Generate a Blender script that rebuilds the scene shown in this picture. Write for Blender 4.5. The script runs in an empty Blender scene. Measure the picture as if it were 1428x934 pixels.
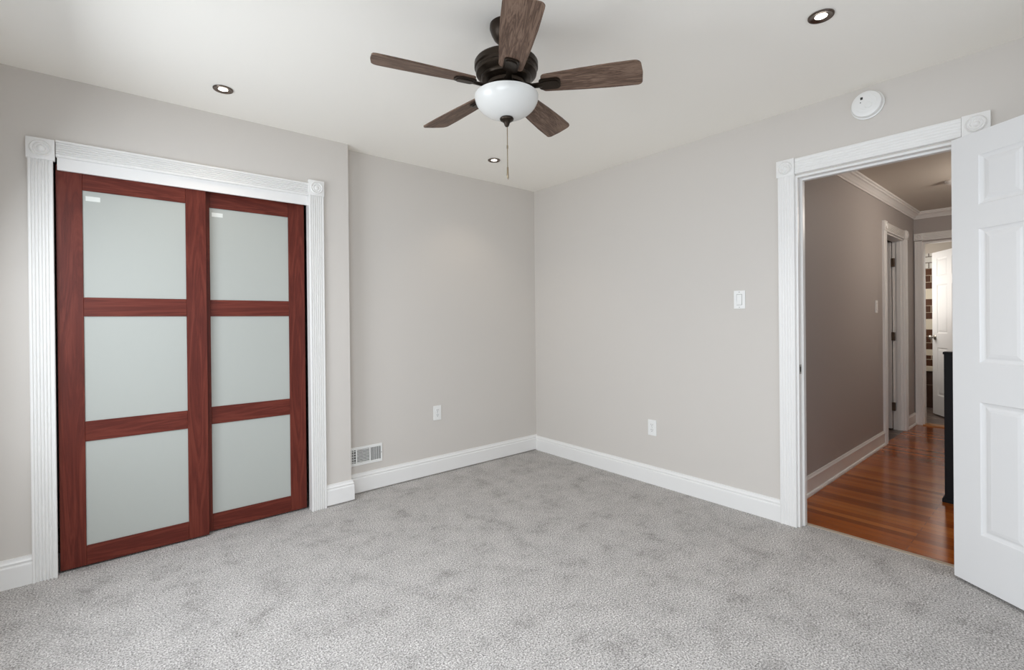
import bpy, bmesh, math, random
from mathutils import Vector, Matrix
random.seed(7)
S = bpy.context.scene
COL = S.collection
PI = math.pi

# ------------------------------------------------------------------ camera
W_PX, H_PX = 1428, 934
F_PX, YAW, PITCH, ROLL, CAM_Z, SHIFT_PX = 661.8353, 0.6961, -0.0028, -0.0099, 1.2255, -18.7427
fw = Vector((math.sin(YAW) * math.cos(PITCH), math.cos(YAW) * math.cos(PITCH), math.sin(PITCH)))
r0 = Vector((math.cos(YAW), -math.sin(YAW), 0)); u0 = r0.cross(fw)
rt = r0 * math.cos(ROLL) + u0 * math.sin(ROLL); up = -r0 * math.sin(ROLL) + u0 * math.cos(ROLL)
cd = bpy.data.cameras.new('camera'); cam = bpy.data.objects.new('camera', cd); COL.objects.link(cam)
m = Matrix((rt, up, -fw)).transposed().to_4x4(); m.translation = (0, 0, CAM_Z); cam.matrix_world = m
cd.sensor_width = 36; cd.lens = F_PX / W_PX * 36; cd.shift_y = SHIFT_PX / W_PX; cd.clip_start = 0.02
S.camera = cam

# ------------------------------------------------------------------ exposure, world, lights
S.view_settings.view_transform = 'Standard'; S.view_settings.look = 'None'
S.view_settings.gamma = 1; S.view_settings.use_curve_mapping = False
S.view_settings.exposure = 0.22
S.cycles.use_denoising = True
S.cycles.max_bounces = 14; S.cycles.diffuse_bounces = 10; S.cycles.glossy_bounces = 6
S.cycles.sample_clamp_indirect = 4; S.cycles.caustics_reflective = False; S.cycles.caustics_refractive = False; S.cycles.blur_glossy = 1.0
wd = bpy.data.worlds.new('sky'); S.world = wd; wd.use_nodes = True
wd.node_tree.nodes['Background'].inputs[0].default_value = (0.75, 0.85, 1, 1)
wd.node_tree.nodes['Background'].inputs[1].default_value = 1.0

def area(name, loc, direction, sx, sy, power, color):
    l = bpy.data.lights.new(name, 'AREA'); l.shape = 'RECTANGLE'; l.size = sx; l.size_y = sy; l.energy = power; l.color = color
    o = bpy.data.objects.new(name, l); COL.objects.link(o); o.location = loc
    o.rotation_euler = Vector(direction).to_track_quat('-Z', 'Y').to_euler(); return o
def point(name, loc, power, color, radius):
    l = bpy.data.lights.new(name, 'POINT'); l.energy = power; l.color = color; l.shadow_soft_size = radius
    o = bpy.data.objects.new(name, l); COL.objects.link(o); o.location = loc; return o
DAY = (0.88, 0.94, 1.0)
XL, YF = -0.52, -0.75                      # wall planes behind / beside the camera
area('daylight_side_window', (XL - 0.08, 2.20, 1.40), (1, -0.02, -0.44), 1.1, 1.36, 26, DAY)
area('daylight_near_window', (XL - 0.08, 0.2, 1.40), (1, 0.22, -1.3), 1.3, 1.36, 49, DAY)
area('rear_fill_light', (1.2, YF - 0.08, 1.40), (0, 1, -0.8), 1.9, 1.36, 4, DAY)  # weak added fill from an unseen opening behind the camera
area('daylight_bathroom_window', (7.7, 1.86, 1.6), (0, -1, -0.1), 0.8, 0.8, 9, (1, 0.96, 0.9))
point('hall_fill_light', (5.3, 0.1, 2.2), 17, (1, 0.90, 0.80), 0.08)  # added fill with no fixture behind it, brightens the hall
DOWNLIGHT_W, DOWNLIGHT_COL = 4.2, (1, 0.86, 0.70)

# ------------------------------------------------------------------ materials
def lin(c):
    return tuple(((v / 255) / 12.92 if v / 255 <= 0.04045 else ((v / 255 + 0.055) / 1.055) ** 2.4) for v in c) + (1,)
def new_mat(name, rgb, rough=0.5, metal=0.0, spec=0.5):
    mt = bpy.data.materials.new(name); mt.use_nodes = True
    b = mt.node_tree.nodes['Principled BSDF']
    b.inputs['Base Color'].default_value = lin(rgb); b.inputs['Roughness'].default_value = rough
    b.inputs['Metallic'].default_value = metal; b.inputs['Specular IOR Level'].default_value = spec
    return mt
def nd(mt, t, **kw):
    n = mt.node_tree.nodes.new(t)
    for k, v in kw.items():
        if k in n.inputs: n.inputs[k].default_value = v
        else: setattr(n, k, v)
    return n
def lk(mt, a, b): mt.node_tree.links.new(a, b)
def coords(mt, scale=(1, 1, 1), rot=(0, 0, 0)):
    tc = nd(mt, 'ShaderNodeTexCoord'); mp = nd(mt, 'ShaderNodeMapping')
    mp.inputs['Scale'].default_value = scale; mp.inputs['Rotation'].default_value = rot
    lk(mt, tc.outputs['Object'], mp.inputs['Vector']); return mp.outputs['Vector']
def ramp(mt, fac, stops):
    r = nd(mt, 'ShaderNodeValToRGB'); e = r.color_ramp.elements
    while len(e) < len(stops): e.new(0.5)
    for i, (p, c) in enumerate(stops): e[i].position = p; e[i].color = lin(c)
    lk(mt, fac, r.inputs['Fac']); return r.outputs['Color']
def bump(mt, height, strength, dist=0.01):
    b = nd(mt, 'ShaderNodeBump'); b.inputs['Strength'].default_value = strength; b.inputs['Distance'].default_value = dist
    lk(mt, height, b.inputs['Height']); lk(mt, b.outputs['Normal'], mt.node_tree.nodes['Principled BSDF'].inputs['Normal'])
def base(mt, col): lk(mt, col, mt.node_tree.nodes['Principled BSDF'].inputs['Base Color'])
def paint(name, rgb, rough=0.6, spec=0.3, grain=0.12):
    mt = new_mat(name, rgb, rough, 0, spec); v = coords(mt)
    n = nd(mt, 'ShaderNodeTexNoise', Scale=160.0, Detail=2.0); lk(mt, v, n.inputs['Vector'])
    if grain: bump(mt, n.outputs['Fac'], grain, 0.001)
    return mt
WALL = paint('greige_wall_paint', (209, 204, 198))
CEIL = paint('white_ceiling_paint', (248, 245, 238), 0.8, 0.15)
TRIM = paint('white_trim_paint', (235, 234, 232), 0.35, 0.45, 0.0)
DOORW = paint('white_door_paint', (228, 228, 228), 0.4, 0.45, 0.0)
PLASTIC = new_mat('white_plastic', (236, 236, 234), 0.35)
HALLW = paint('wall_paint_dimmed', (178, 172, 169))  # same paint as the bedroom, darkened so the hall's dimness sits in the colour
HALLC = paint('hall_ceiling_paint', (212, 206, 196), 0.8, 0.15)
DARK = new_mat('painted_recess_shade', (12, 11, 11), 0.9, 0, 0.1)
SLOT = new_mat('slot_black', (45, 43, 41), 0.6)
BRONZE = new_mat('oil_rubbed_bronze', (52, 43, 35), 0.38, 0.75)
NICKEL = new_mat('dark_nickel', (110, 98, 90), 0.25, 0.9)
STEEL = new_mat('satin_steel', (165, 160, 152), 0.3, 1.0)
CHAIN = new_mat('antique_brass_chain', (150, 135, 112), 0.4, 0.7)
BLACKW = new_mat('black_painted_wood', (26, 26, 29), 0.6, 0, 0.2)
CLOSET = paint('closet_inside_paint', (190, 186, 182))
LABELM = new_mat('pale_sticker', (226, 229, 224), 0.5)
def wood(name, dark, mid, light, axis, rough=0.4, scale=1.0, contrast=1.0):
    """grain running along `axis` (0 x, 1 y, 2 z) of the object"""
    mt = new_mat(name, mid, rough, 0, 0.22)
    sc = [14 * scale] * 3; sc[axis] = 1.1 * scale
    v = coords(mt, tuple(sc))
    n1 = nd(mt, 'ShaderNodeTexNoise', Scale=1.0, Detail=5.0, Roughness=0.6, Distortion=1.6); lk(mt, v, n1.inputs['Vector'])
    wv = nd(mt, 'ShaderNodeMath', operation='MULTIPLY'); lk(mt, n1.outputs['Fac'], wv.inputs[0]); wv.inputs[1].default_value = 9.0
    fr = nd(mt, 'ShaderNodeMath', operation='PINGPONG'); lk(mt, wv.outputs[0], fr.inputs[0]); fr.inputs[1].default_value = 1.0
    sc2 = [110 * scale] * 3; sc2[axis] = 3.5 * scale
    v2 = coords(mt, tuple(sc2))
    n2 = nd(mt, 'ShaderNodeTexNoise', Scale=1.0, Detail=3.0); lk(mt, v2, n2.inputs['Vector'])
    mx = nd(mt, 'ShaderNodeMix'); mx.inputs['Factor'].default_value = 0.5
    lk(mt, fr.outputs[0], mx.inputs[2]); lk(mt, n2.outputs['Fac'], mx.inputs[3])
    base(mt, ramp(mt, mx.outputs[0], [(0.5 - 0.3 / contrast, dark), (0.5, mid), (0.5 + 0.3 / contrast, light)]))
    bump(mt, n2.outputs['Fac'], 0.08, 0.001)
    return mt
CH = ((84, 34, 26), (99, 42, 32), (110, 51, 39))
CHERRY_V = wood('cherry_wood_upright', *CH, 2, 0.42)
CHERRY_H = wood('cherry_wood_level', *CH, 0, 0.42)
BLADE = wood('grey_brown_blade_wood', (74, 57, 47), (110, 89, 76), (134, 112, 97), 0, 0.5, 3.0, 0.9)

def frosted():
    mt = new_mat('frosted_glass', (177, 180, 175), 0.5, 0, 0.25)
    return mt
GLASS = frosted()
def bowl_mat():
    mt = new_mat('opal_glass', (224, 224, 221), 0.25)
    b = mt.node_tree.nodes['Principled BSDF']
    b.inputs['Subsurface Weight'].default_value = 0.35; b.inputs['Subsurface Radius'].default_value = (0.03, 0.03, 0.03)
    return mt
OPAL = bowl_mat()
def emit(name, rgb, s):
    mt = new_mat(name, rgb); b = mt.node_tree.nodes['Principled BSDF']
    b.inputs['Emission Color'].default_value = lin(rgb); b.inputs['Emission Strength'].default_value = s; return mt
BULB = emit('lit_bulb', (255, 246, 232), 6)
def carpet():
    mt = new_mat('grey_carpet', (170, 168, 166), 0.95, 0, 0.05)
    v = coords(mt)
    fine = nd(mt, 'ShaderNodeTexNoise', Scale=150.0, Detail=4.0, Roughness=0.85); lk(mt, v, fine.inputs['Vector'])
    tuft = nd(mt, 'ShaderNodeTexVoronoi', Scale=130.0); lk(mt, v, tuft.inputs['Vector'])
    big = nd(mt, 'ShaderNodeTexNoise', Scale=6.0, Detail=10.0, Roughness=0.74, Distortion=0.1); lk(mt, v, big.inputs['Vector'])
    c1 = ramp(mt, fine.outputs['Fac'], [(0.35, (78, 75, 73)), (0.5, (187, 183, 180)), (0.65, (255, 252, 249))])
    c2 = ramp(mt, big.outputs['Fac'], [(0.32, (208, 207, 206)), (0.46, (242, 242, 242)), (0.6, (255, 255, 255))])
    mx = nd(mt, 'ShaderNodeMix', data_type='RGBA', blend_type='MULTIPLY'); mx.inputs['Factor'].default_value = 1.0
    lk(mt, c1, mx.inputs[6]); lk(mt, c2, mx.inputs[7]); base(mt, mx.outputs[2])
    ad = nd(mt, 'ShaderNodeMath', operation='SUBTRACT'); lk(mt, fine.outputs['Fac'], ad.inputs[0]); lk(mt, tuft.outputs['Distance'], ad.inputs[1])
    bump(mt, ad.outputs[0], 0.5, 0.004)
    return mt
CARPET = carpet()
def planks():
    mt = new_mat('oak_strip_floor', (150, 88, 40), 0.16, 0, 0.5)
    v = coords(mt, (1, 1, 1), (0, 0, PI / 2))
    br = nd(mt, 'ShaderNodeTexBrick', Scale=1.0)
    br.inputs['Brick Width'].default_value = 1.6; br.inputs['Row Height'].default_value = 0.057; br.inputs['Mortar Size'].default_value = 0.0007
    br.inputs['Color1'].default_value = (0, 0, 0, 1); br.inputs['Color2'].default_value = (1, 1, 1, 1); br.inputs['Mortar'].default_value = (0.1, 0.1, 0.1, 1)
    br.offset = 0.37; br.inputs['Bias'].default_value = 0.0
    lk(mt, v, br.inputs['Vector'])
    g = coords(mt, (90, 2.2, 1)); n = nd(mt, 'ShaderNodeTexNoise', Scale=1.0, Detail=4.0, Distortion=0.6); lk(mt, g, n.inputs['Vector'])
    mx = nd(mt, 'ShaderNodeMix'); mx.inputs['Factor'].default_value = 0.35
    lk(mt, br.outputs['Color'], mx.inputs[2]); lk(mt, n.outputs['Fac'], mx.inputs[3])
    c = ramp(mt, mx.outputs[0], [(0.0, (116, 56, 16)), (0.5, (170, 88, 26)), (1.0, (196, 118, 50))])
    ln = nd(mt, 'ShaderNodeMix', data_type='RGBA'); lk(mt, br.outputs['Fac'], ln.inputs['Factor']); lk(mt, c, ln.inputs[6]); ln.inputs[7].default_value = lin((60, 30, 14))
    base(mt, ln.outputs[2]); bump(mt, n.outputs['Fac'], 0.04, 0.001)
    return mt
PLANK = planks()
def tile(name, c1, c2, grout, bw, rh, mortar, rot, rough=0.25):
    mt = new_mat(name, c1, rough); v = coords(mt, (1, 1, 1), rot)
    br = nd(mt, 'ShaderNodeTexBrick', Scale=1.0); lk(mt, v, br.inputs['Vector'])
    br.inputs['Color1'].default_value = lin(c1); br.inputs['Color2'].default_value = lin(c2); br.inputs['Mortar'].default_value = lin(grout)
    br.inputs['Brick Width'].default_value = bw; br.inputs['Row Height'].default_value = rh; br.inputs['Mortar Size'].default_value = mortar
    base(mt, br.outputs['Color']); return mt
# brick texture works in x,y: turn (y,z) of the wall into (x,y)
ROT_WALL = (0, -PI / 2, -PI / 2)
TILE_BROWN = tile('brown_subway_tile', (92, 58, 38), (78, 48, 32), (196, 180, 158), 0.16, 0.0907, 0.0035, ROT_WALL)
TILE_WHITE = tile('white_gloss_tile', (236, 234, 228), (228, 226, 220), (120, 112, 104), 0.2, 0.08, 0.006, ROT_WALL)
TILE_DARK = tile('dark_slab_tile', (74, 52, 42), (66, 46, 38), (120, 100, 86), 0.6, 0.31, 0.005, ROT_WALL)
TILE_CREAM = new_mat('cream_tile', (226, 216, 196), 0.3)
TILE_FLOOR = tile('slate_floor_tile', (112, 98, 92), (96, 84, 80), (176, 160, 146), 0.45, 0.3, 0.006, (0, 0, 0.9), 0.35)
THRESH = new_mat('light_oak_threshold', (196, 140, 84), 0.3)
STRIP = new_mat('beige_transition_strip', (176, 160, 142), 0.4)

# ------------------------------------------------------------------ mesh helpers
class MB:
    def __init__(s): s.bm = bmesh.new()
    def box(s, x0, x1, y0, y1, z0, z1, bevel=0, seg=2):
        g = bmesh.ops.create_cube(s.bm, size=1)
        for v in g['verts']:
            v.co = Vector(((x0 + x1) / 2 + v.co.x * (x1 - x0), (y0 + y1) / 2 + v.co.y * (y1 - y0), (z0 + z1) / 2 + v.co.z * (z1 - z0)))
        if bevel:
            es = list({e for v in g['verts'] for e in v.link_edges})
            bmesh.ops.bevel(s.bm, geom=es, offset=bevel, segments=seg, affect='EDGES', profile=0.6)
        return s
    def rings(s, rings, closed=True, caps=True):
        vs = [[s.bm.verts.new(p) for p in r] for r in rings]; n = len(vs[0])
        for a, b in zip(vs, vs[1:]):
            for i in range(n if closed else n - 1):
                j = (i + 1) % n
                s.bm.faces.new((a[i], a[j], b[j], b[i]))
        if caps:
            s.bm.faces.new(list(reversed(vs[0]))); s.bm.faces.new(vs[-1])
        return s
    def lathe(s, prof, c=(0, 0, 0), seg=48, axis='z', mat=None):
        """prof: list of (radius, height)"""
        rows = []
        for r, h in prof:
            r = max(r, 1e-4)
            row = []
            for i in range(seg):
                a = 2 * PI * i / seg
                p = Vector((r * math.cos(a), r * math.sin(a), h))
                if axis == '-x': p = Vector((-h, p.x, p.y))
                if axis == '-y': p = Vector((p.x, -h, p.y))
                row.append(p + Vector(c))
            rows.append(row)
        return s.rings(rows)
    def prism(s, pts, o, ux, uy, along):
        """2-D polygon pts swept by vector along; point = o + u*ux + v*uy"""
        o, ux, uy, al = Vector(o), Vector(ux), Vector(uy), Vector(along)
        a = [o + ux * p[0] + uy * p[1] for p in pts]
        return s.rings([a, [p + al for p in a]])
    def tube(s, pts, r, seg=10):
        pts = [Vector(p) for p in pts]; rows = []
        for i, p in enumerate(pts):
            d = (pts[min(i + 1, len(pts) - 1)] - pts[max(i - 1, 0)]).normalized()
            a = d.orthogonal().normalized() if i == 0 else (a - d * a.dot(d)).normalized()
            b = d.cross(a)
            rows.append([p + (a * math.cos(2 * PI * k / seg) + b * math.sin(2 * PI * k / seg)) * r for k in range(seg)])
        return s.rings(rows)
    def xf(s, mtx):
        bmesh.ops.transform(s.bm, matrix=mtx, verts=s.bm.verts); return s
    def build(s, name, mats, parent=None, smooth=False, angle=35):
        bmesh.ops.recalc_face_normals(s.bm, faces=s.bm.faces)
        me = bpy.data.meshes.new(name); s.bm.to_mesh(me); s.bm.free()
        for mt in (mats if isinstance(mats, (list, tuple)) else [mats]): me.materials.append(mt)
        if smooth:
            me.polygons.foreach_set('use_smooth', [True] * len(me.polygons))
            me.set_sharp_from_angle(angle=math.radians(angle))
        o = bpy.data.objects.new(name, me); COL.objects.link(o)
        if parent: o.parent = parent
        return o
def tag(o, label=None, cat=None, group=None, kind=None):
    for k, v in (('label', label), ('category', cat), ('group', group), ('kind', kind)):
        if v: o[k] = v
    return o
def empty(name, loc, label=None, cat=None, group=None, kind=None, rot=None):
    o = bpy.data.objects.new(name, None); COL.objects.link(o); o.location = loc; o.empty_display_size = 0.1
    if rot: o.rotation_euler = rot
    return tag(o, label, cat, group, kind)
def copy_tree(o, parent=None, loc=None, rot=None):
    c = o.copy(); COL.objects.link(c); c.parent = parent
    if loc is not None: c.location = loc
    if rot is not None: c.rotation_euler = rot
    for ch in list(o.children): copy_tree(ch, c)
    return c
def structure(mb, name, mt, label, cat, **kw): return tag(mb.build(name, mt, **kw), label, cat, None, 'structure')

# ------------------------------------------------------------------ room shell
XR, YB, YC, XC, H = 3.055, 3.313, 3.2075, 1.231, 2.44
T = 0.10
structure(MB().box(XL - 0.1, 3.125, YF - 0.1, 4.0, -0.1, 0), 'floor', CARPET, 'grey mottled cut-pile carpet covering the bedroom floor', 'floor')
structure(MB().box(XL - 0.12, XR + 0.02, YF - 0.12, 4.05, H, H + 0.1), 'ceiling', CEIL, 'flat off-white bedroom ceiling above the fan', 'ceiling')
# closet front wall with its opening, and the closet's own walls behind
OX0, OX1, OZ = -0.24, 0.975, 2.065
w = MB(); w.box(XL, OX0, YC, YC + 0.038, 0, H); w.box(OX1, XC, YC, YC + 0.038, 0, H); w.box(OX0, OX1, YC, YC + 0.038, OZ, H)
w.box(XC - 0.038, XC, YC + 0.038, YB + 0.1, 0, H)
structure(w, 'wall_closet', WALL, 'greige wall around the closet opening, standing forward of the far wall', 'wall')
w = MB(); w.box(XC - 0.10, XC - 0.038, YC + 0.038, 3.95, 0, H); w.box(XL, XC - 0.038, 3.95, 4.0, 0, H)
structure(w, 'wall_closet_inside', CLOSET, 'shadowy inner wall of the closet behind the sliding doors', 'wall')
structure(MB().box(XC, XR + T, YB, YB + 0.1, 0, H), 'wall_back', WALL, 'greige far wall with the floor register and one outlet', 'wall')
DY0, DY1, DZ = 0.345, 1.066, 2.05
w = MB(); w.box(XR, XR + T, DY1, YB, 0, H); w.box(XR, XR + T, YF - 0.1, DY0, 0, H); w.box(XR, XR + T, DY0, DY1, DZ, H)
structure(w, 'wall_right', WALL, 'greige wall with the light switch and the open doorway', 'wall')
w = MB(); WY0, WY1, WZ0, WZ1 = 1.65, 2.75, 0.70, 2.10
NY0, NY1 = -0.45, 0.85
w.box(XL - 0.1, XL, YF - 0.1, NY0, 0, H); w.box(XL - 0.1, XL, NY1, WY0, 0, H); w.box(XL - 0.1, XL, NY0, NY1, 0, WZ0); w.box(XL - 0.1, XL, NY0, NY1, WZ1, H); w.box(XL - 0.1, XL, WY1, 4.0, 0, H); w.box(XL - 0.1, XL, WY0, WY1, 0, WZ0); w.box(XL - 0.1, XL, WY0, WY1, WZ1, H)
structure(w, 'wall_left', WALL, 'greige window wall beside the closet, outside the picture on the left', 'wall')
w = MB(); VX0, VX1 = 0.25, 2.15
w.box(XL - 0.1, VX0, YF - 0.1, YF, 0, H); w.box(VX1, XR, YF - 0.1, YF, 0, H); w.box(VX0, VX1, YF - 0.1, YF, 0, WZ0); w.box(VX0, VX1, YF - 0.1, YF, WZ1, H)
structure(w, 'wall_front', WALL, 'greige wall behind the camera, with an opening added for fill light', 'wall')
def window(name, label, a0, a1, axis, plane):
    root = empty(name, (0, 0, 0), label, 'window', None, 'structure')
    def bar(p0, p1, z0, z1, t0=0.0, t1=0.04, nm='window_frame'):
        b = MB()
        if axis == 'y': b.box(plane - t1, plane - t0, p0, p1, z0, z1)
        else: b.box(p0, p1, plane - t1, plane - t0, z0, z1)
        b.build(nm, TRIM, root)
    f = 0.035
    bar(a0, a0 + f, WZ0, WZ1); bar(a1 - f, a1, WZ0, WZ1); bar(a0 + f, a1 - f, WZ0, WZ0 + f); bar(a0 + f, a1 - f, WZ1 - f, WZ1)
    bar(a0 + f, a1 - f, 1.39, 1.42, nm='meeting_rail')
window('window_1', 'white sash window beside the closet, outside the picture', WY0, WY1, 'y', XL - 0.02)
window('window_3', 'white sash window on the left wall beside the camera', NY0, NY1, 'y', XL - 0.02)
window('added_window_2', 'wide white sash window added behind the camera for fill light', VX0, VX1, 'x', YF - 0.02)  # opening added to go with the rear fill

# hall, bathroom and the small side room beyond the doorway
HX0, HX1, HY, HC = XR + T, 7.0, 1.215, 2.40
structure(MB().box(3.135, HX1, -0.45, HY, -0.1, -0.004), 'floor_hall', PLANK, 'glossy amber oak strip floor of the hallway', 'floor')
structure(MB().box(3.122, 3.150, 0.33, 1.07, -0.02, 0.004, 0.002), 'trim_threshold', STRIP, 'thin beige strip between carpet and hallway boards', 'threshold')
structure(MB().box(HX0, 8.5, -0.45, 2.6, HC, HC + 0.1), 'ceiling_hall', HALLC, 'dim hallway ceiling seen through the doorway', 'ceiling')
SX0, SX1, SZ = 5.74, 6.505, 2.05
w = MB(); w.box(HX0, SX0, HY, HY + 0.09, -0.01, HC); w.box(SX1, HX1 + 0.1, HY, HY + 0.09, -0.01, HC); w.box(SX0, SX1, HY, HY + 0.09, SZ, HC)
structure(w, 'wall_hall', HALLW, 'hallway wall with the light switch, its greige darkened for the dim hall', 'wall')
EY0, EY1 = 0.62, 1.14
w = MB(); w.box(HX1, HX1 + 0.1, EY1, HY, -0.01, HC); w.box(HX1, HX1 + 0.1, -0.45, EY0, -0.01, HC); w.box(HX1, HX1 + 0.1, EY0, EY1, 2.06, HC)
structure(w, 'wall_hall_end', HALLW, 'wall at the far end of the hallway around the bathroom doorway', 'wall')
structure(MB().box(HX0, HX1 + 0.1, -0.55, -0.45, -0.1, HC), 'wall_hall_right', HALLW, 'hallway wall beyond the black railing, hidden by the open door', 'wall')
w = MB(); w.box(SX0 - 0.3, SX0 - 0.25, HY + 0.09, 2.6, 0, HC); w.box(SX0 - 0.3, HX1 + 0.1, 2.55, 2.6, 0, HC); w.box(HX1 + 0.02, HX1 + 0.1, HY + 0.09, 2.6, 0, HC)
structure(w, 'wall_side_room', HALLW, 'dark wall of the small room off the hallway', 'wall')
structure(MB().box(SX0 - 0.3, HX1, HY, 2.6, -0.1, -0.006), 'floor_side_room', TILE_FLOOR, 'grey tile floor of the small room off the hallway', 'floor')
structure(MB().box(HX1, 8.5, -0.45, 2.0, -0.1, -0.006), 'floor_bathroom', TILE_FLOOR, 'slate-coloured bathroom floor tiles at the end of the hallway', 'floor')
structure(MB().box(HX1 - 0.03, HX1 + 0.1, EY0, EY1, -0.02, 0.006, 0.003), 'trim_threshold_bathroom', THRESH, 'pale oak threshold at the bathroom doorway', 'threshold')
w = MB(); w.box(HX1 + 0.1, 8.5, 1.9, 2.0, -0.01, HC); w.box(HX1 + 0.1, 8.5, -0.45, -0.35, -0.01, HC); w.box(8.4, 8.5, -0.35, 1.9, 2.067, HC)
structure(w, 'wall_bathroom', paint('bathroom_wall_paint', (214, 206, 196)), 'plain bathroom wall above the tiles', 'wall')
# tiled bathroom wall: bands of tile, one mesh each band as a part of the wall
tw = empty('wall_bathroom_tiled', (8.4, 0, 0), 'bathroom wall in bands of brown brick tile and cream tile', 'wall', None, 'structure')
for nm, z0, z1, mt in (('white_tile_band', 1.863, 2.067, TILE_WHITE), ('brown_tile_band', 1.591, 1.863, TILE_BROWN), ('cream_tile_band', 1.456, 1.591, TILE_CREAM),
                       ('brown_tile_band', 1.184, 1.456, TILE_BROWN), ('cream_tile_band', 1.049, 1.184, TILE_CREAM), ('brown_tile_band', 0.776, 1.049, TILE_BROWN),
                       ('cream_tile_band', 0.698, 0.776, TILE_CREAM), ('brown_tile_band', 0.552, 0.698, TILE_BROWN), ('dark_tile_band', -0.01, 0.487, TILE_DARK)):
    o = MB().box(0, 0.1, -0.35, 1.9, 0, z1 - z0).build(nm, mt, tw); o.location = (0, 0, z0)
MB().box(-0.03, 0.1, -0.35, 1.9, 0.487, 0.552, 0.006).build('ledge', TILE_CREAM, tw)

# ------------------------------------------------------------------ trim: fluted casings, rosettes, baseboards, crown
def flute_profile(wd, th=0.022, n=6, g=0.009):
    pts = [(0, 0), (wd, 0), (wd, th - 0.003), (wd - 0.003, th)]
    m = 0.009; gw = (wd - 2 * m) / n
    for i in range(n):
        x1 = wd - m - i * gw; x0 = x1 - gw; mid = (x0 + x1) / 2; hw = gw * 0.36
        pts += [(mid + hw * math.cos(t), th - g * math.sin(t)) for t in [PI * k / 6 for k in range(7)]]
    return pts + [(0.003, th), (0, th - 0.003)]
def rosette(mb, c, n, wd, th=0.026):
    """square block with turned rings; n = '-y' or '-x' (side it faces); c = centre on the wall"""
    h = wd / 2; x, y, z = c
    if n == '-y': mb.box(x - h, x + h, y - th, y, z - h, z + h, 0.002)
    else: mb.box(x - th, x, y - h, y + h, z - h, z + h, 0.002)
    k = wd / 0.1
    prof = [(0.039 * k, 0), (0.039 * k, 0.003), (0.035 * k, 0.006), (0.031 * k, 0.004), (0.029 * k, 0.0015), (0.027 * k, 0.0015), (0.024 * k, 0.005), (0.020 * k, 0.005),
            (0.017 * k, 0.0015), (0.015 * k, 0.0015), (0.012 * k, 0.005), (0.008 * k, 0.007), (0.0, 0.0075)]
    prof = [(r, q * 1.45 + th - 0.0005) for r, q in prof]
    mb.lathe(prof, c, 40, n)
    return mb
# closet casing
tc = empty('trim_1', (0.37, YC, 0), 'white fluted casing with corner rosettes around the closet', 'door casing', None, 'structure')
tc_in = Vector(tc.location)
def put(mb, name, mt, root, **kw): return mb.xf(Matrix.Translation(-Vector(root.location))).build(name, mt, root, **kw)
put(MB().prism(flute_profile(0.0885), (-0.314, YC, 0), (1, 0, 0), (0, -1, 0), (0, 0, 2.019)), 'side_casing', TRIM, tc, smooth=True)
put(MB().prism(flute_profile(0.094), (0.966, YC, 0), (1, 0, 0), (0, -1, 0), (0, 0, 2.05)), 'side_casing', TRIM, tc, smooth=True)
put(MB().prism(flute_profile(0.082), (-0.215, YC, 2.043), (0, 0, 1), (0, -1, 0), (1.178, 0, 0)), 'head_casing', TRIM, tc, smooth=True)
put(rosette(MB(), (-0.268, YC, 2.069), '-y', 0.1), 'rosette', TRIM, tc, smooth=True)
put(rosette(MB(), (1.012, YC, 2.098), '-y', 0.099), 'rosette', TRIM, tc, smooth=True)
put(MB().box(-0.212, 0.966, YC - 0.001, YC + 0.012, 1.984, 2.06), 'valance_board', TRIM, tc)
put(MB().box(0.966, 0.976, YC - 0.002, YC + 0.04, 0, 2.06), 'jamb', TRIM, tc)
put(MB().box(-0.235, 0.97, YC + 0.013, YC + 0.092, 2.03, 2.06), 'track', SLOT, tc)
# bedroom doorway casing, jambs and stops
td = empty('trim_2', (XR, 0.7, 0), 'white fluted casing with corner rosettes around the bedroom doorway', 'door casing', None, 'structure')
put(MB().prism(flute_profile(0.09, n=5, g=0.0028), (XR, 1.062, 0), (0, 1, 0), (-1, 0, 0), (0, 0, 2.055)), 'side_casing', TRIM, td, smooth=True)
put(MB().prism(flute_profile(0.09, n=5, g=0.0028), (XR, 0.256, 0), (0, 1, 0), (-1, 0, 0), (0, 0, 2.055)), 'side_casing', TRIM, td, smooth=True)
put(MB().prism(flute_profile(0.09, n=5, g=0.0028), (XR, 0.352, 2.058), (0, 0, 1), (-1, 0, 0), (0, 0.706, 0)), 'head_casing', TRIM, td, smooth=True)
put(rosette(MB(), (XR, 1.109, 2.103), '-x', 0.097), 'rosette', TRIM, td, smooth=True)
put(rosette(MB(), (XR, 0.302, 2.103), '-x', 0.097), 'rosette', TRIM, td, smooth=True)
for y0, y1 in ((1.050, DY1), (DY0, 0.361)): put(MB().box(XR - 0.004, HX0 + 0.004, y0, y1, 0.001, DZ), 'jamb', TRIM, td)
put(MB().box(XR - 0.004, HX0 + 0.004, 0.361, 1.050, 2.038, DZ), 'head_jamb', TRIM, td)
for y0, y1 in ((1.038, 1.050), (0.361, 0.373)): put(MB().box(XR + 0.036, XR + 0.071, y0, y1, 0.001, 2.038, 0.002), 'door_stop', TRIM, td)
put(MB().box(XR + 0.036, XR + 0.071, 0.373, 1.038, 2.026, 2.038, 0.002), 'door_stop', TRIM, td)
sp = put(MB().box(XR + 0.002, XR + 0.03, 1.0485, 1.0505, 0.895, 0.95), 'strike_plate', STEEL, td)
put(MB().box(XR + 0.009, XR + 0.022, 1.0475, 1.0487, 0.908, 0.937), 'latch_hole', SLOT, td)

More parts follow.
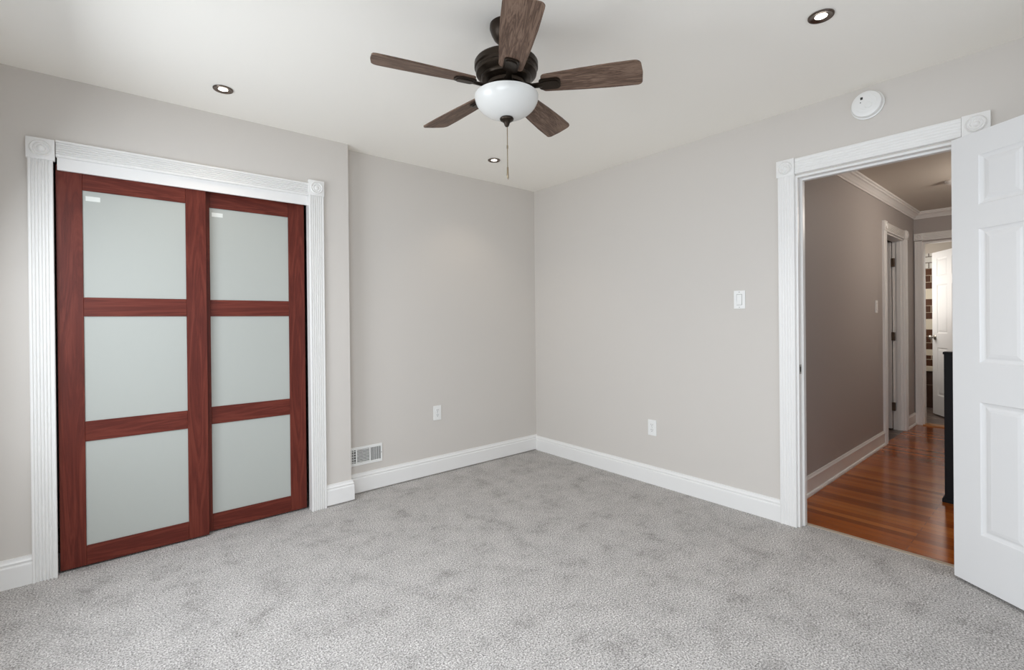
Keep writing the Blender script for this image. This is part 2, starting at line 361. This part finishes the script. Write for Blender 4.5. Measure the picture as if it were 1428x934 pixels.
BASE = [(0, 0), (0.016, 0), (0.016, 0.094), (0.0145, 0.099), (0.0115, 0.101), (0.0115, 0.107), (0.0145, 0.1095), (0.0145, 0.114), (0.010, 0.119), (0.0085, 0.124), (0.0075, 0.134), (0, 0.134)]
def mitre_rings(profile, path, z0):
    """profile (out, up) swept along a 2-D path; the room lies to the right of the walking direction"""
    P = [Vector(p) for p in path]; out = []
    for i, p in enumerate(P):
        d0 = (P[i] - P[i - 1]).normalized() if i else None
        d1 = (P[i + 1] - P[i]).normalized() if i < len(P) - 1 else None
        n = lambda d: Vector((d.y, -d.x))
        if d0 is None: mvec = n(d1)
        elif d1 is None: mvec = n(d0)
        else:
            s = n(d0) + n(d1); mvec = s / (1 + n(d0).dot(n(d1)))
        out.append([Vector((p.x + mvec.x * o, p.y + mvec.y * o, z0 + u)) for o, u in profile])
    return out
def base_run(names, path, z0, mt=TRIM, profile=BASE, cat='baseboard'):
    rr = mitre_rings(profile, path, z0)
    for i, (nm, label) in enumerate(names):
        structure(MB().rings([rr[i], rr[i + 1]]), nm, mt, label, cat)
base_run([('baseboard_closet', 'short white baseboard between the closet casing and the wall corner'), ('baseboard_return', 'sliver of white baseboard returning beside the register'),
          ('baseboard_back', 'white moulded baseboard along the far wall')], [(1.06, YC), (XC, YC), (XC, YB), (XR - 0.0005, YB)], 0.010)
base_run([('baseboard_right', 'white moulded baseboard along the wall left of the doorway')], [(XR, YB), (XR, 1.152)], 0.0)
base_run([('baseboard_left', 'short white baseboard left of the closet casing')], [(XL, YC), (-0.314, YC)], 0.0)
base_run([('baseboard_right_end', 'white baseboard behind the open white door')], [(XR, 0.256), (XR, YF)], 0.0)
HBASE = [(0, 0), (0.026, 0), (0.027, 0.008), (0.022, 0.018), (0.013, 0.022), (0.013, 0.106), (0.017, 0.110), (0.017, 0.116), (0.012, 0.122), (0.007, 0.133), (0, 0.133)]
base_run([('baseboard_hall', 'white hallway baseboard with shoe moulding left of the oak floor')], [(HX0 + 0.001, HY), (SX0 - 0.09, HY)], -0.004, TRIM, HBASE)
base_run([('baseboard_hall_corner', 'short hallway baseboard in the far corner'), ('baseboard_hall_end', 'sliver of baseboard beside the bathroom casing')],
         [(SX1 + 0.092, HY), (HX1, HY), (HX1, EY1 + 0.066)], -0.004, TRIM, HBASE)
CROWN = [(0, 0), (0.012, 0.0), (0.014, 0.010), (0.022, 0.016), (0.030, 0.030), (0.044, 0.044), (0.056, 0.048), (0.058, 0.058), (0.070, 0.062), (0.072, 0.075), (0, 0.075)]
base_run([('trim_crown_hall', 'white crown moulding along the hallway wall'), ('trim_crown_hall_end', 'white crown moulding above the bathroom doorway')],
         [(HX0 + 0.001, HY), (HX1, HY), (HX1, -0.4499)], HC - 0.075, TRIM, CROWN, 'crown moulding')
# casings in the hall
th = empty('trim_3', (6.1, HY, 0), 'white casing around the side doorway halfway down the hallway', 'door casing', None, 'structure')
for x in (SX0 - 0.088, SX1 + 0.002): put(MB().prism(flute_profile(0.088), (x, HY, -0.004), (1, 0, 0), (0, -1, 0), (0, 0, 2.06)), 'side_casing', TRIM, th, smooth=True)
put(MB().prism(flute_profile(0.085), (SX0 - 0.002, HY, 2.052), (0, 0, 1), (0, -1, 0), (SX1 - SX0 + 0.004, 0, 0)), 'head_casing', TRIM, th, smooth=True)
for x in (SX0 - 0.044, SX1 + 0.046): put(rosette(MB(), (x, HY, 2.1), '-y', 0.095), 'rosette', TRIM, th, smooth=True)
put(MB().box(SX1 - 0.014, SX1, HY - 0.002, HY + 0.092, -0.004, 2.05), 'jamb', TRIM, th)
put(MB().box(SX0, SX0 + 0.014, HY - 0.002, HY + 0.092, -0.004, 2.05), 'jamb', TRIM, th)
put(MB().box(SX0, SX1, HY - 0.002, HY + 0.092, 2.036, 2.05), 'head_jamb', TRIM, th)
put(MB().box(SX1 - 0.026, SX1 - 0.014, HY + 0.02, HY + 0.055, -0.004, 2.036), 'door_stop', TRIM, th)
te = empty('trim_4', (HX1, 0.9, 0), 'white casing around the bathroom doorway at the hallway end', 'door casing', None, 'structure')
for y in (EY1 - 0.002, EY0 - 0.064): put(MB().prism(flute_profile(0.066, n=5, g=0.0028), (HX1, y, -0.004), (0, 1, 0), (-1, 0, 0), (0, 0, 2.075)), 'side_casing', TRIM, te, smooth=True)
put(MB().prism(flute_profile(0.085), (HX1, EY0, 2.075), (0, 0, 1), (-1, 0, 0), (0, EY1 - EY0, 0)), 'head_casing', TRIM, te, smooth=True)
for y in (EY1 + 0.032, EY0 - 0.032): put(rosette(MB(), (HX1, y, 2.12), '-x', 0.076), 'rosette', TRIM, te, smooth=True)
for y0, y1 in ((EY1 - 0.012, EY1), (EY0, EY0 + 0.012)): put(MB().box(HX1 - 0.002, HX1 + 0.1, y0, y1, -0.004, 2.06), 'jamb', TRIM, te)
put(MB().box(HX1 - 0.002, HX1 + 0.1, EY0 + 0.012, EY1 - 0.012, 2.046, 2.06), 'head_jamb', TRIM, te)

# ------------------------------------------------------------------ six-panel doors
def panel_slab(wd, h, t, us, vs):
    """slab x 0..wd, y 0..t, z 0..h with moulded panels on both faces"""
    mb = MB(); bm = mb.bm
    xs = [0] + [q for u in us for q in u] + [wd]; zs = [0] + [q for v in vs for q in v] + [h]
    for y, sg in ((0, 1), (t, -1)):
        V = {(i, j): bm.verts.new((x, y, z)) for i, x in enumerate(xs) for j, z in enumerate(zs)}
        for i in range(len(xs) - 1):
            for j in range(len(zs) - 1):
                q = [V[i, j], V[i + 1, j], V[i + 1, j + 1], V[i, j + 1]]
                if i % 2 == 1 and j % 2 == 1:
                    x0, x1, z0, z1 = xs[i], xs[i + 1], zs[j], zs[j + 1]
                    for ins, dep in ((0.005, 0.0045), (0.014, 0.0075), (0.019, 0.008), (0.028, 0.0045), (0.040, 0.0025)):
                        yy = y + sg * dep
                        n = [bm.verts.new((x0 + ins, yy, z0 + ins)), bm.verts.new((x1 - ins, yy, z0 + ins)), bm.verts.new((x1 - ins, yy, z1 - ins)), bm.verts.new((x0 + ins, yy, z1 - ins))]
                        for k in range(4): bm.faces.new((q[k], q[(k + 1) % 4], n[(k + 1) % 4], n[k]))
                        q = n
                bm.faces.new(q)
        if y == 0: V0 = V
    nx, nz = len(xs) - 1, len(zs) - 1
    loop = [(i, 0) for i in range(nx)] + [(nx, j) for j in range(nz)] + [(i, nz) for i in range(nx, 0, -1)] + [(0, j) for j in range(nz, 0, -1)]
    for a, b in zip(loop, loop[1:] + loop[:1]): bm.faces.new((V0[a], V0[b], V[b], V[a]))
    return mb
def knob(root, x, z, y, sgn):
    prof = [(0.031, 0), (0.031, 0.004), (0.026, 0.008), (0.012, 0.010), (0.011, 0.030), (0.020, 0.036), (0.027, 0.046), (0.026, 0.056), (0.017, 0.063), (0, 0.065)]
    mb = MB().lathe(prof, (0, 0, 0), 28, '-y')
    if sgn > 0: mb.xf(Matrix.Rotation(PI, 4, 'Z'))
    return mb.xf(Matrix.Translation((x, y, z))).build('door_knob', STEEL, root, smooth=True)
def six_panel(name, label, loc, ang, wd, h, t=0.035, cols=None, rows=None):
    root = empty(name, loc, label, 'door', None, 'structure', (0, 0, ang))
    cols = cols or [(0.115, wd / 2 - 0.055), (wd / 2 + 0.055, wd - 0.115)]
    panel_slab(wd, h, t, cols, rows).build('door_panel', DOORW, root)
    return root
ROWS = [(0.237, 0.828), (1.002, 1.597), (1.703, 1.923)]
A0 = Vector((3.002, 0.382, 0.014)); ang = math.atan2(-0.8326, -0.55386)
# local +x runs from the hinges to the free edge, +y away from the room
d1 = six_panel('door_1', 'white six-panel bedroom door standing open into the room', A0, ang, 0.70, 2.028, 0.035, None, ROWS)
knob(d1, 0.64, 0.93, 0, -1); knob(d1, 0.64, 0.93, 0.035, 1)
for z in (0.25, 1.05, 1.80):
    MB().lathe([(0.006, -0.045), (0.006, 0.045)], (-0.004, 0.037, z), 14).build('hinge', STEEL, d1)
# bathroom door: free edge nearest the tiles
B0 = Vector((7.85, 1.185, 0.012)); bd = Vector((7.2, 0.78)) - Vector((7.85, 1.185)); bl = bd.length
d2 = six_panel('door_2', 'white six-panel bathroom door, half open at the hallway end', B0, math.atan2(bd.y, bd.x), bl, 2.0, 0.035,
               [(0.11, bl / 2 - 0.05), (bl / 2 + 0.05, bl - 0.11)], ROWS)
knob(d2, 0.06, 0.95, 0, -1); knob(d2, 0.06, 0.95, 0.035, 1)
# side-room door swung into the dark room; only its hinge edge shows
d3 = empty('door_3', (SX1 - 0.016, HY + 0.098, 0.01), 'pale door on bronze hinges, swung into the dark side room', 'door', None, 'structure')
panel_slab(0.70, 2.02, 0.035, [(0.115, 0.295), (0.405, 0.585)], ROWS).xf(Matrix.Rotation(PI / 2, 4, 'Z')).build('door_panel', DOORW, d3)
for z in (0.24, 1.0, 1.80):
    MB().box(-0.034, 0.004, -0.030, -0.001, z - 0.045, z + 0.045, 0.002).build('hinge', new_mat('brown_hinge', (92, 76, 62), 0.4, 0.3), d3)

# ------------------------------------------------------------------ sliding closet doors
def closet_door(loc, label):
    root = empty('sliding_closet_door', loc, label, 'closet door', 'cherry and frosted glass closet doors', 'thing')
    wd, st, t, top = 0.624, 0.097, 0.032, 2.015
    for x in (0, wd - st): MB().box(x, x + st, 0, t, 0.010, top, 0.0012, 1).build('stile', CHERRY_V, root)
    RA = [(0.010, 0.108), (0.634, 0.735), (1.266, 1.362), (1.902, top)]
    for z0, z1 in RA: MB().box(st + 0.0004, wd - st - 0.0004, 0.0006, t - 0.0006, z0, z1, 0.001, 1).build('rail', CHERRY_H, root)
    for (a, b), (c, d) in zip(RA, RA[1:]):
        MB().box(st - 0.006, wd - st + 0.006, 0.007, 0.012, b - 0.006, c + 0.006).build('frosted_pane', GLASS, root)
    MB().box(st + 0.012, st + 0.068, 0.0062, 0.0072, 1.852, 1.876).build('sticker', LABELM, root)
    return root
cdoor = closet_door((-0.219, YC + 0.0145, 0), 'cherry-framed frosted sliding door in front, nearest the window')
c2 = copy_tree(cdoor, None, (0.331, YC + 0.0545, 0)); c2['label'] = 'cherry-framed frosted sliding door set behind, beside the fluted right casing'
c1g = MB().box(-0.006, 0.0, 0.006, 0.026, 0.004, 0.10, 0.001).build('floor_guide', SLOT, cdoor)

# ------------------------------------------------------------------ ceiling fan
FX, FY = 1.247, 1.513
fan = empty('ceiling_fan', (FX, FY, H), 'bronze ceiling fan with five grey-brown blades and white glass bowl', 'ceiling fan', None, 'thing')
z = lambda a: a - H
MB().lathe([(0.066, 0), (0.067, z(2.425)), (0.060, z(2.405)), (0.050, z(2.385)), (0.036, z(2.370)), (0.024, z(2.362)), (0.016, z(2.360))], seg=56).build('canopy', BRONZE, fan, smooth=True)
MB().lathe([(0.0125, z(2.362)), (0.0125, z(2.320)), (0.022, z(2.318)), (0.030, z(2.310)), (0.030, z(2.300))], seg=32).build('downrod', BRONZE, fan, smooth=True)
MB().lathe([(0.03, z(2.303)), (0.070, z(2.300)), (0.112, z(2.294)), (0.127, z(2.288)), (0.131, z(2.282)), (0.131, z(2.262)), (0.126, z(2.257)), (0.124, z(2.250)), (0.126, z(2.246)), (0.124, z(2.236)),
            (0.112, z(2.228)), (0.104, z(2.224)), (0.104, z(2.218)), (0.100, z(2.212)), (0.088, z(2.206)), (0.082, z(2.204)), (0.0, z(2.204))], seg=72).build('motor_housing', BRONZE, fan, smooth=True, angle=25)
MB().lathe([(0.070, z(2.2045)), (0.078, z(2.200)), (0.078, z(2.186)), (0.062, z(2.180)), (0.066, z(2.172)), (0.070, z(2.150)), (0.095, z(2.146)), (0.118, z(2.1435)), (0.118, z(2.139)), (0.0, z(2.139))], seg=64).build('switch_housing', BRONZE, fan, smooth=True, angle=25)
RB, zr, dp = 0.131, 2.146, 0.088
outer = [(RB * math.sin(a), z(zr) - dp * math.cos(a)) for a in [i * PI / 2 / 18 for i in range(19)]]
prof = [(RB - 0.006, z(zr) + 0.004)] + [(RB, z(zr) + 0.003)] + outer[::-1]
inner = [((RB - 0.005) * math.sin(a), z(zr) - (dp - 0.005) * math.cos(a)) for a in [i * PI / 2 / 18 for i in range(19)]]
MB().lathe(inner[0:] + prof, seg=72).build('glass_bowl', OPAL, fan, smooth=True)
MB().lathe([(0.0, z(2.062)), (0.026, z(2.060)), (0.029, z(2.055)), (0.027, z(2.050)), (0.018, z(2.045)), (0.012, z(2.038)), (0.010, z(2.030)), (0.006, z(2.024)), (0, z(2.022))], seg=36).build('finial', BRONZE, fan, smooth=True)
ch = MB().tube([(0.002, 0, z(2.026)), (0.002, 0, z(1.86))], 0.0016, 8)
for k in range(42): ch.lathe([(0, -0.002), (0.0021, -0.001), (0.0021, 0.001), (0, 0.002)], (0.002, 0, z(2.022 - k * 0.0039)), 8)
ch = ch.build('pull_chain', CHAIN, fan, smooth=True)
MB().lathe([(0.0015, 0), (0.0036, -0.004), (0.0042, -0.028), (0.0046, -0.034), (0.0034, -0.046), (0.001, -0.05)], (0.002, 0, z(1.860)), 14).build('pull_fob', CHAIN, ch, smooth=True)
MB().lathe([(0.0012, 0), (0.003, -0.004), (0.0034, -0.022), (0.001, -0.03)], (0.007, 0.004, z(1.838)), 12).build('pull_fob', CHAIN, ch, smooth=True)
MB().lathe([(0.001, 0.004), (0.0034, 0.002), (0.0034, -0.010), (0.001, -0.012)], (0.002, 0, z(1.945)), 10).build('chain_connector', CHAIN, ch, smooth=True)
def blade_outline():
    pts = []
    r0_, r1_, w0, w1 = 0.145, 0.548, 0.047, 0.066
    def arc(cx, cy, r, a0, a1, n=6): return [(cx + r * math.cos(a0 + (a1 - a0) * i / n), cy + r * math.sin(a0 + (a1 - a0) * i / n)) for i in range(n + 1)]
    pts += arc(r0_ + 0.018, -w0 + 0.018, 0.018, PI, PI * 1.5)
    pts += [(0.30, -0.058), (0.42, -0.0645)]
    pts += arc(r1_ - 0.040, -w1 + 0.028, 0.028, PI * 1.5, PI * 1.93)
    pts += [(r1_ - 0.004, 0.0)]
    pts += arc(r1_ - 0.020, w1 - 0.018, 0.018, PI * 0.02, PI * 0.5)
    pts += [(0.42, 0.0645), (0.30, 0.058)]
    pts += arc(r0_ + 0.018, w0 - 0.018, 0.018, PI * 0.5, PI)
    return pts
BZ, PIT = 2.185, math.radians(13)
def fan_blade(a):
    rot = Matrix.Rotation(a, 4, 'Z') @ Matrix.Translation((0, 0, z(BZ))) @ Matrix.Rotation(-PIT, 4, 'X')
    mb = MB().prism(blade_outline(), (0, 0, 0), (1, 0, 0), (0, 1, 0), (0, 0, 0.006))
    bl_ = mb.build('blade', BLADE, fan); bl_.matrix_local = rot
    br = MB()
    def rr(x0, x1, hw, r, n=5):
        p = []
        for cx, cy, s in ((x1 - r, hw - r, 0), (x0 + r, hw - r, 1), (x0 + r, -hw + r, 2), (x1 - r, -hw + r, 3)):
            p += [(cx + r * math.cos(PI / 2 * (s + i / n)), cy + r * math.sin(PI / 2 * (s + i / n))) for i in range(n + 1)]
        return p
    br.prism(rr(0.135, 0.222, 0.029, 0.017), (0, 0, -0.007), (1, 0, 0), (0, 1, 0), (0, 0, 0.0075))
    br.prism(rr(0.146, 0.214, 0.021, 0.014), (0, 0, -0.011), (1, 0, 0), (0, 1, 0), (0, 0, 0.005))
    secs = [(0.066, 0.021, 0.006), (0.085, 0.015, 0.007), (0.110, 0.011, 0.007), (0.135, 0.013, 0.006), (0.165, 0.017, 0.004)]
    rows = []
    for x, hw, hh in secs:
        zc = -0.006 if x > 0.1 else -0.002
        rows.append([(x, -hw, zc - hh * 0.4), (x, -hw * 0.5, zc - hh), (x, hw * 0.5, zc - hh), (x, hw, zc - hh * 0.4), (x, hw, zc + hh * 0.5), (x, -hw, zc + hh * 0.5)])
    br.rings(rows)
    br.build('blade_bracket', BRONZE, bl_, smooth=True, angle=30)
for i in range(5): fan_blade(math.radians(236.5 + 72 * i))

# ------------------------------------------------------------------ recessed downlights
def downlight(loc, label):
    root = empty('recessed_downlight', loc, label, 'recessed light', 'recessed ceiling downlights', 'thing')
    MB().lathe([(0.026, 0.0), (0.0465, 0.0), (0.0465, -0.003), (0.0445, -0.0055), (0.041, -0.006), (0.036, -0.0045), (0.030, -0.0025), (0.026, -0.0018)][::-1], seg=48).build('trim_ring', NICKEL, root, smooth=True)
    MB().lathe([(0.0, -0.0028), (0.018, -0.0024), (0.0262, -0.0012), (0.0262, 0.0), (0, 0.0)], seg=36).build('lamp_face', BULB, root, smooth=True)
    return root
dl = downlight((0.440, 2.846, H - 0.001), 'round recessed downlight above the closet doors')
spots = [(2.212, 2.840, 'round recessed downlight beyond the fan, near the far corner'), (2.194, 0.664, 'round recessed downlight nearest the smoke detector')]
downs = [dl]
for x, y, lb in spots:
    c = copy_tree(dl, None, (x, y, H - 0.001)); c['label'] = lb; downs.append(c)
for c in downs:
    l = bpy.data.lights.new('downlight_beam', 'SPOT'); l.energy = DOWNLIGHT_W; l.color = DOWNLIGHT_COL; l.spot_size = math.radians(112); l.spot_blend = 0.7; l.shadow_soft_size = 0.03
    o = bpy.data.objects.new('downlight_beam', l); COL.objects.link(o); o.location = (c.location.x, c.location.y, H - 0.02)

# ------------------------------------------------------------------ smoke detector
sd = empty('smoke_detector', (XR, 0.712, 2.338), 'round white smoke detector above the doorway, just under the ceiling', 'smoke detector', None, 'thing')
MB().lathe([(0, 0), (0.072, 0), (0.073, 0.003), (0.073, 0.010), (0.070, 0.012), (0, 0.012)], seg=56, axis='-x').build('mounting_base', PLASTIC, sd, smooth=True)
MB().lathe([(0, 0.012), (0.064, 0.0125), (0.067, 0.016), (0.068, 0.028), (0.064, 0.036), (0.050, 0.041), (0.025, 0.043), (0, 0.0435)], seg=56, axis='-x').build('cover', PLASTIC, sd, smooth=True)
MB().lathe([(0, 0.0), (0.016, 0.0), (0.016, 0.003), (0.014, 0.0045), (0, 0.0045)], (-0.0415, -0.012, -0.012), 28, '-x').build('test_button', PLASTIC, sd, smooth=True)
for r_ in (0.030, 0.046):
    MB().tube([(-0.0425 + (r_ > 0.04) * 0.001, r_ * math.cos(a), r_ * math.sin(a)) for a in [PI * 0.62 + PI * k / 16 for k in range(20)]], 0.0012, 6).build('vent_rib', PLASTIC, sd, smooth=True)
MB().box(-0.0437, -0.036, 0.012, 0.023, 0.024, 0.037, 0.001).build('sounder_grille', SLOT, sd)
MB().lathe([(0, 0.0), (0.003, 0.0), (0.0025, 0.002), (0, 0.0022)], (-0.0415, 0.022, 0.010), 12, '-x').build('indicator', SLOT, sd)

# ------------------------------------------------------------------ wall plates  (local: faces -y, x to the right)
def plate(root, w_=0.071, h_=0.116): return MB().box(-w_ / 2, w_ / 2, -0.006, 0, -h_ / 2, h_ / 2, 0.0025).build('cover_plate', PLASTIC, root)
GREYP = new_mat('plate_mid_grey', (150, 148, 145), 0.5)  # even mid grey for switch frames and screws
def switch(loc, rz, label):
    root = empty('light_switch', loc, label, 'light switch', None, 'thing', (0, 0, rz)); plate(root)
    b = MB(); b.box(-0.0175, 0.0175, -0.0066, -0.004, -0.0345, 0.0345)
    b.build('switch_frame', GREYP, root)
    pts = [(-0.0325, 0.0066), (-0.0325, 0.011), (0.0, 0.008), (0.0325, 0.0075), (0.0325, 0.0066)]
    MB().prism([(-p[1], p[0]) for p in pts], (-0.0155, 0, 0), (0, 1, 0), (0, 0, 1), (0.031, 0, 0)).build('rocker', PLASTIC, root)
    for s in (-1, 1): MB().lathe([(0, 0.006), (0.0028, 0.006), (0.0026, 0.0068), (0, 0.007)], (0, 0, s * 0.048), 12, '-y').build('screw', GREYP, root)
    return root
switch((XR, 1.390, 1.342), -PI / 2, 'white rocker light switch on the wall left of the doorway')
switch((5.43, HY, 1.318), 0, 'white light switch on the hallway wall')
def outlet(loc, rz, label):
    root = empty('wall_outlet', loc, label, 'outlet', 'white duplex wall outlets', 'thing', (0, 0, rz)); plate(root)
    for s in (-1, 1):
        r = MB()
        prof = [(0.0165 * math.cos(a), max(-0.0135, min(0.0135, 0.0175 * math.sin(a)))) for a in [2 * PI * i / 28 for i in range(28)]]
        r.prism(prof, (0, -0.0055, s * 0.0195), (1, 0, 0), (0, 0, 1), (0, -0.003, 0))
        f = r.build('receptacle', PLASTIC, root)
        for x, hh in ((-0.0062, 0.0042), (0.0062, 0.0034)): MB().box(x - 0.0012, x + 0.0012, -0.0089, -0.008, s * 0.0195 + 0.001, s * 0.0195 + 0.001 + hh * 2).build('slot', SLOT, f)
        MB().lathe([(0, 0.008), (0.0026, 0.008), (0.0026, 0.0089), (0, 0.0089)], (0, 0, s * 0.0195 - 0.0065), 12, '-y').build('slot', SLOT, f)
    MB().lathe([(0, 0.006), (0.0028, 0.006), (0.0026, 0.0068), (0, 0.007)], (0, 0, 0), 12, '-y').build('screw', GREYP, root)
    return root
ol = outlet((1.975, YB, 0.489), 0, 'white duplex outlet on the far wall, right of the register')
c = copy_tree(ol, None, (XR, 2.040, 0.418), (0, 0, -PI / 2)); c['label'] = 'white duplex outlet low on the wall below the light switch'

# ------------------------------------------------------------------ floor register in the far wall
vr = empty('wall_register', (1.37, YB, 0.265), 'white metal air register low on the far wall, beside the closet corner', 'air vent', None, 'thing')
x0, x1, hz = -0.136, 0.132, 0.066
MB().box(x0 + 0.008, x1 - 0.008, -0.0015, 0.0, -hz + 0.01, hz - 0.01).build('shade_backing', DARK, vr)  # near-black sheet paints the shade of a duct that has no depth
secs = [(-0.124, -0.067), (-0.058, 0.035), (0.045, 0.120)]
zb0, zb1 = -0.047, 0.047
fr = MB()
fr.box(x0, x1, -0.008, -0.0005, zb1, hz, 0.0015, 1); fr.box(x0, x1, -0.008, -0.0005, -hz, zb0, 0.0015, 1)
for a, b in ((x0, secs[0][0]), (secs[0][1], secs[1][0]), (secs[1][1], secs[2][0]), (secs[2][1], x1)): fr.box(a, b, -0.0079, -0.0005, zb0, zb1)
fr.build('frame', PLASTIC, vr)
for i in range(9):
    zz = zb0 + (i + 0.5) * (zb1 - zb0) / 9
    MB().box(secs[1][0], secs[1][1], -0.0015, 0.0015, -0.0027, 0.0027).xf(Matrix.Translation((0, -0.0055, zz)) @ Matrix.Rotation(0.25, 4, 'X')).build('louver', PLASTIC, vr)
for i in range(7):
    xx = secs[2][0] + (i + 1) * (secs[2][1] - secs[2][0]) / 8
    MB().box(-0.0019, 0.0019, -0.0012, 0.0012, zb0, zb1).xf(Matrix.Translation((xx, -0.0055, 0)) @ Matrix.Rotation(0.25, 4, 'Z')).build('louver', PLASTIC, vr)
for xx in (secs[0][0] + 0.014, secs[0][0] + 0.029, secs[0][0] + 0.043): MB().box(xx - 0.0025, xx + 0.0025, -0.0068, -0.001, zb0, zb1).build('louver', PLASTIC, vr)
for i in range(5):
    zz = zb0 + (i + 0.5) * (zb1 - zb0) / 5
    MB().box(secs[0][0], secs[0][1], -0.005, -0.001, zz - 0.002, zz + 0.002).build('cross_bar', PLASTIC, vr)
MB().lathe([(0, 0.0078), (0.0035, 0.0078), (0.003, 0.0088), (0, 0.009)], (0.126, 0, 0), 12, '-y').build('screw', GREYP, vr)

# ------------------------------------------------------------------ hall railing
nr = empty('stair_railing', (4.23, 0.545, 0), 'black wooden newel post and stair railing in the hallway', 'railing', None, 'thing')
MB().box(-0.033, 0.033, -0.033, 0.033, 0.02, 0.975, 0.002).build('newel_post', BLACKW, nr)
MB().box(-0.045, 0.045, -0.045, 0.045, -0.004, 0.022, 0.003).build('post_base', BLACKW, nr)
MB().box(-0.038, 0.038, -0.038, 0.038, 0.972, 0.988, 0.003).build('post_cap', BLACKW, nr)
MB().box(0.033, 2.6, -0.036, -0.008, 0.90, 0.955, 0.006).build('handrail', BLACKW, nr)
MB().box(0.033, 2.6, -0.034, -0.010, 0.08, 0.115, 0.003).build('bottom_rail', BLACKW, nr)
for i in range(17):
    MB().box(0.14 + i * 0.145, 0.16 + i * 0.145, -0.032, -0.012, 0.11, 0.905).build('baluster', BLACKW, nr)
MB().box(2.56, 2.63, -0.055, 0.011, -0.004, 0.985, 0.003).build('end_post', BLACKW, nr)
# small detector on the hall ceiling
hd = empty('hall_smoke_detector', (5.58, 0.70, HC), 'small white smoke detector on the hallway ceiling, half hidden by the door', 'smoke detector', None, 'thing')
MB().lathe([(0, 0), (0.055, 0), (0.055, -0.012), (0.050, -0.016), (0, -0.016)][::-1], seg=36).build('mounting_base', PLASTIC, hd, smooth=True)
MB().lathe([(0, -0.016), (0.046, -0.016), (0.044, -0.030), (0.030, -0.036), (0, -0.037)][::-1], seg=36).build('cover', PLASTIC, hd, smooth=True)
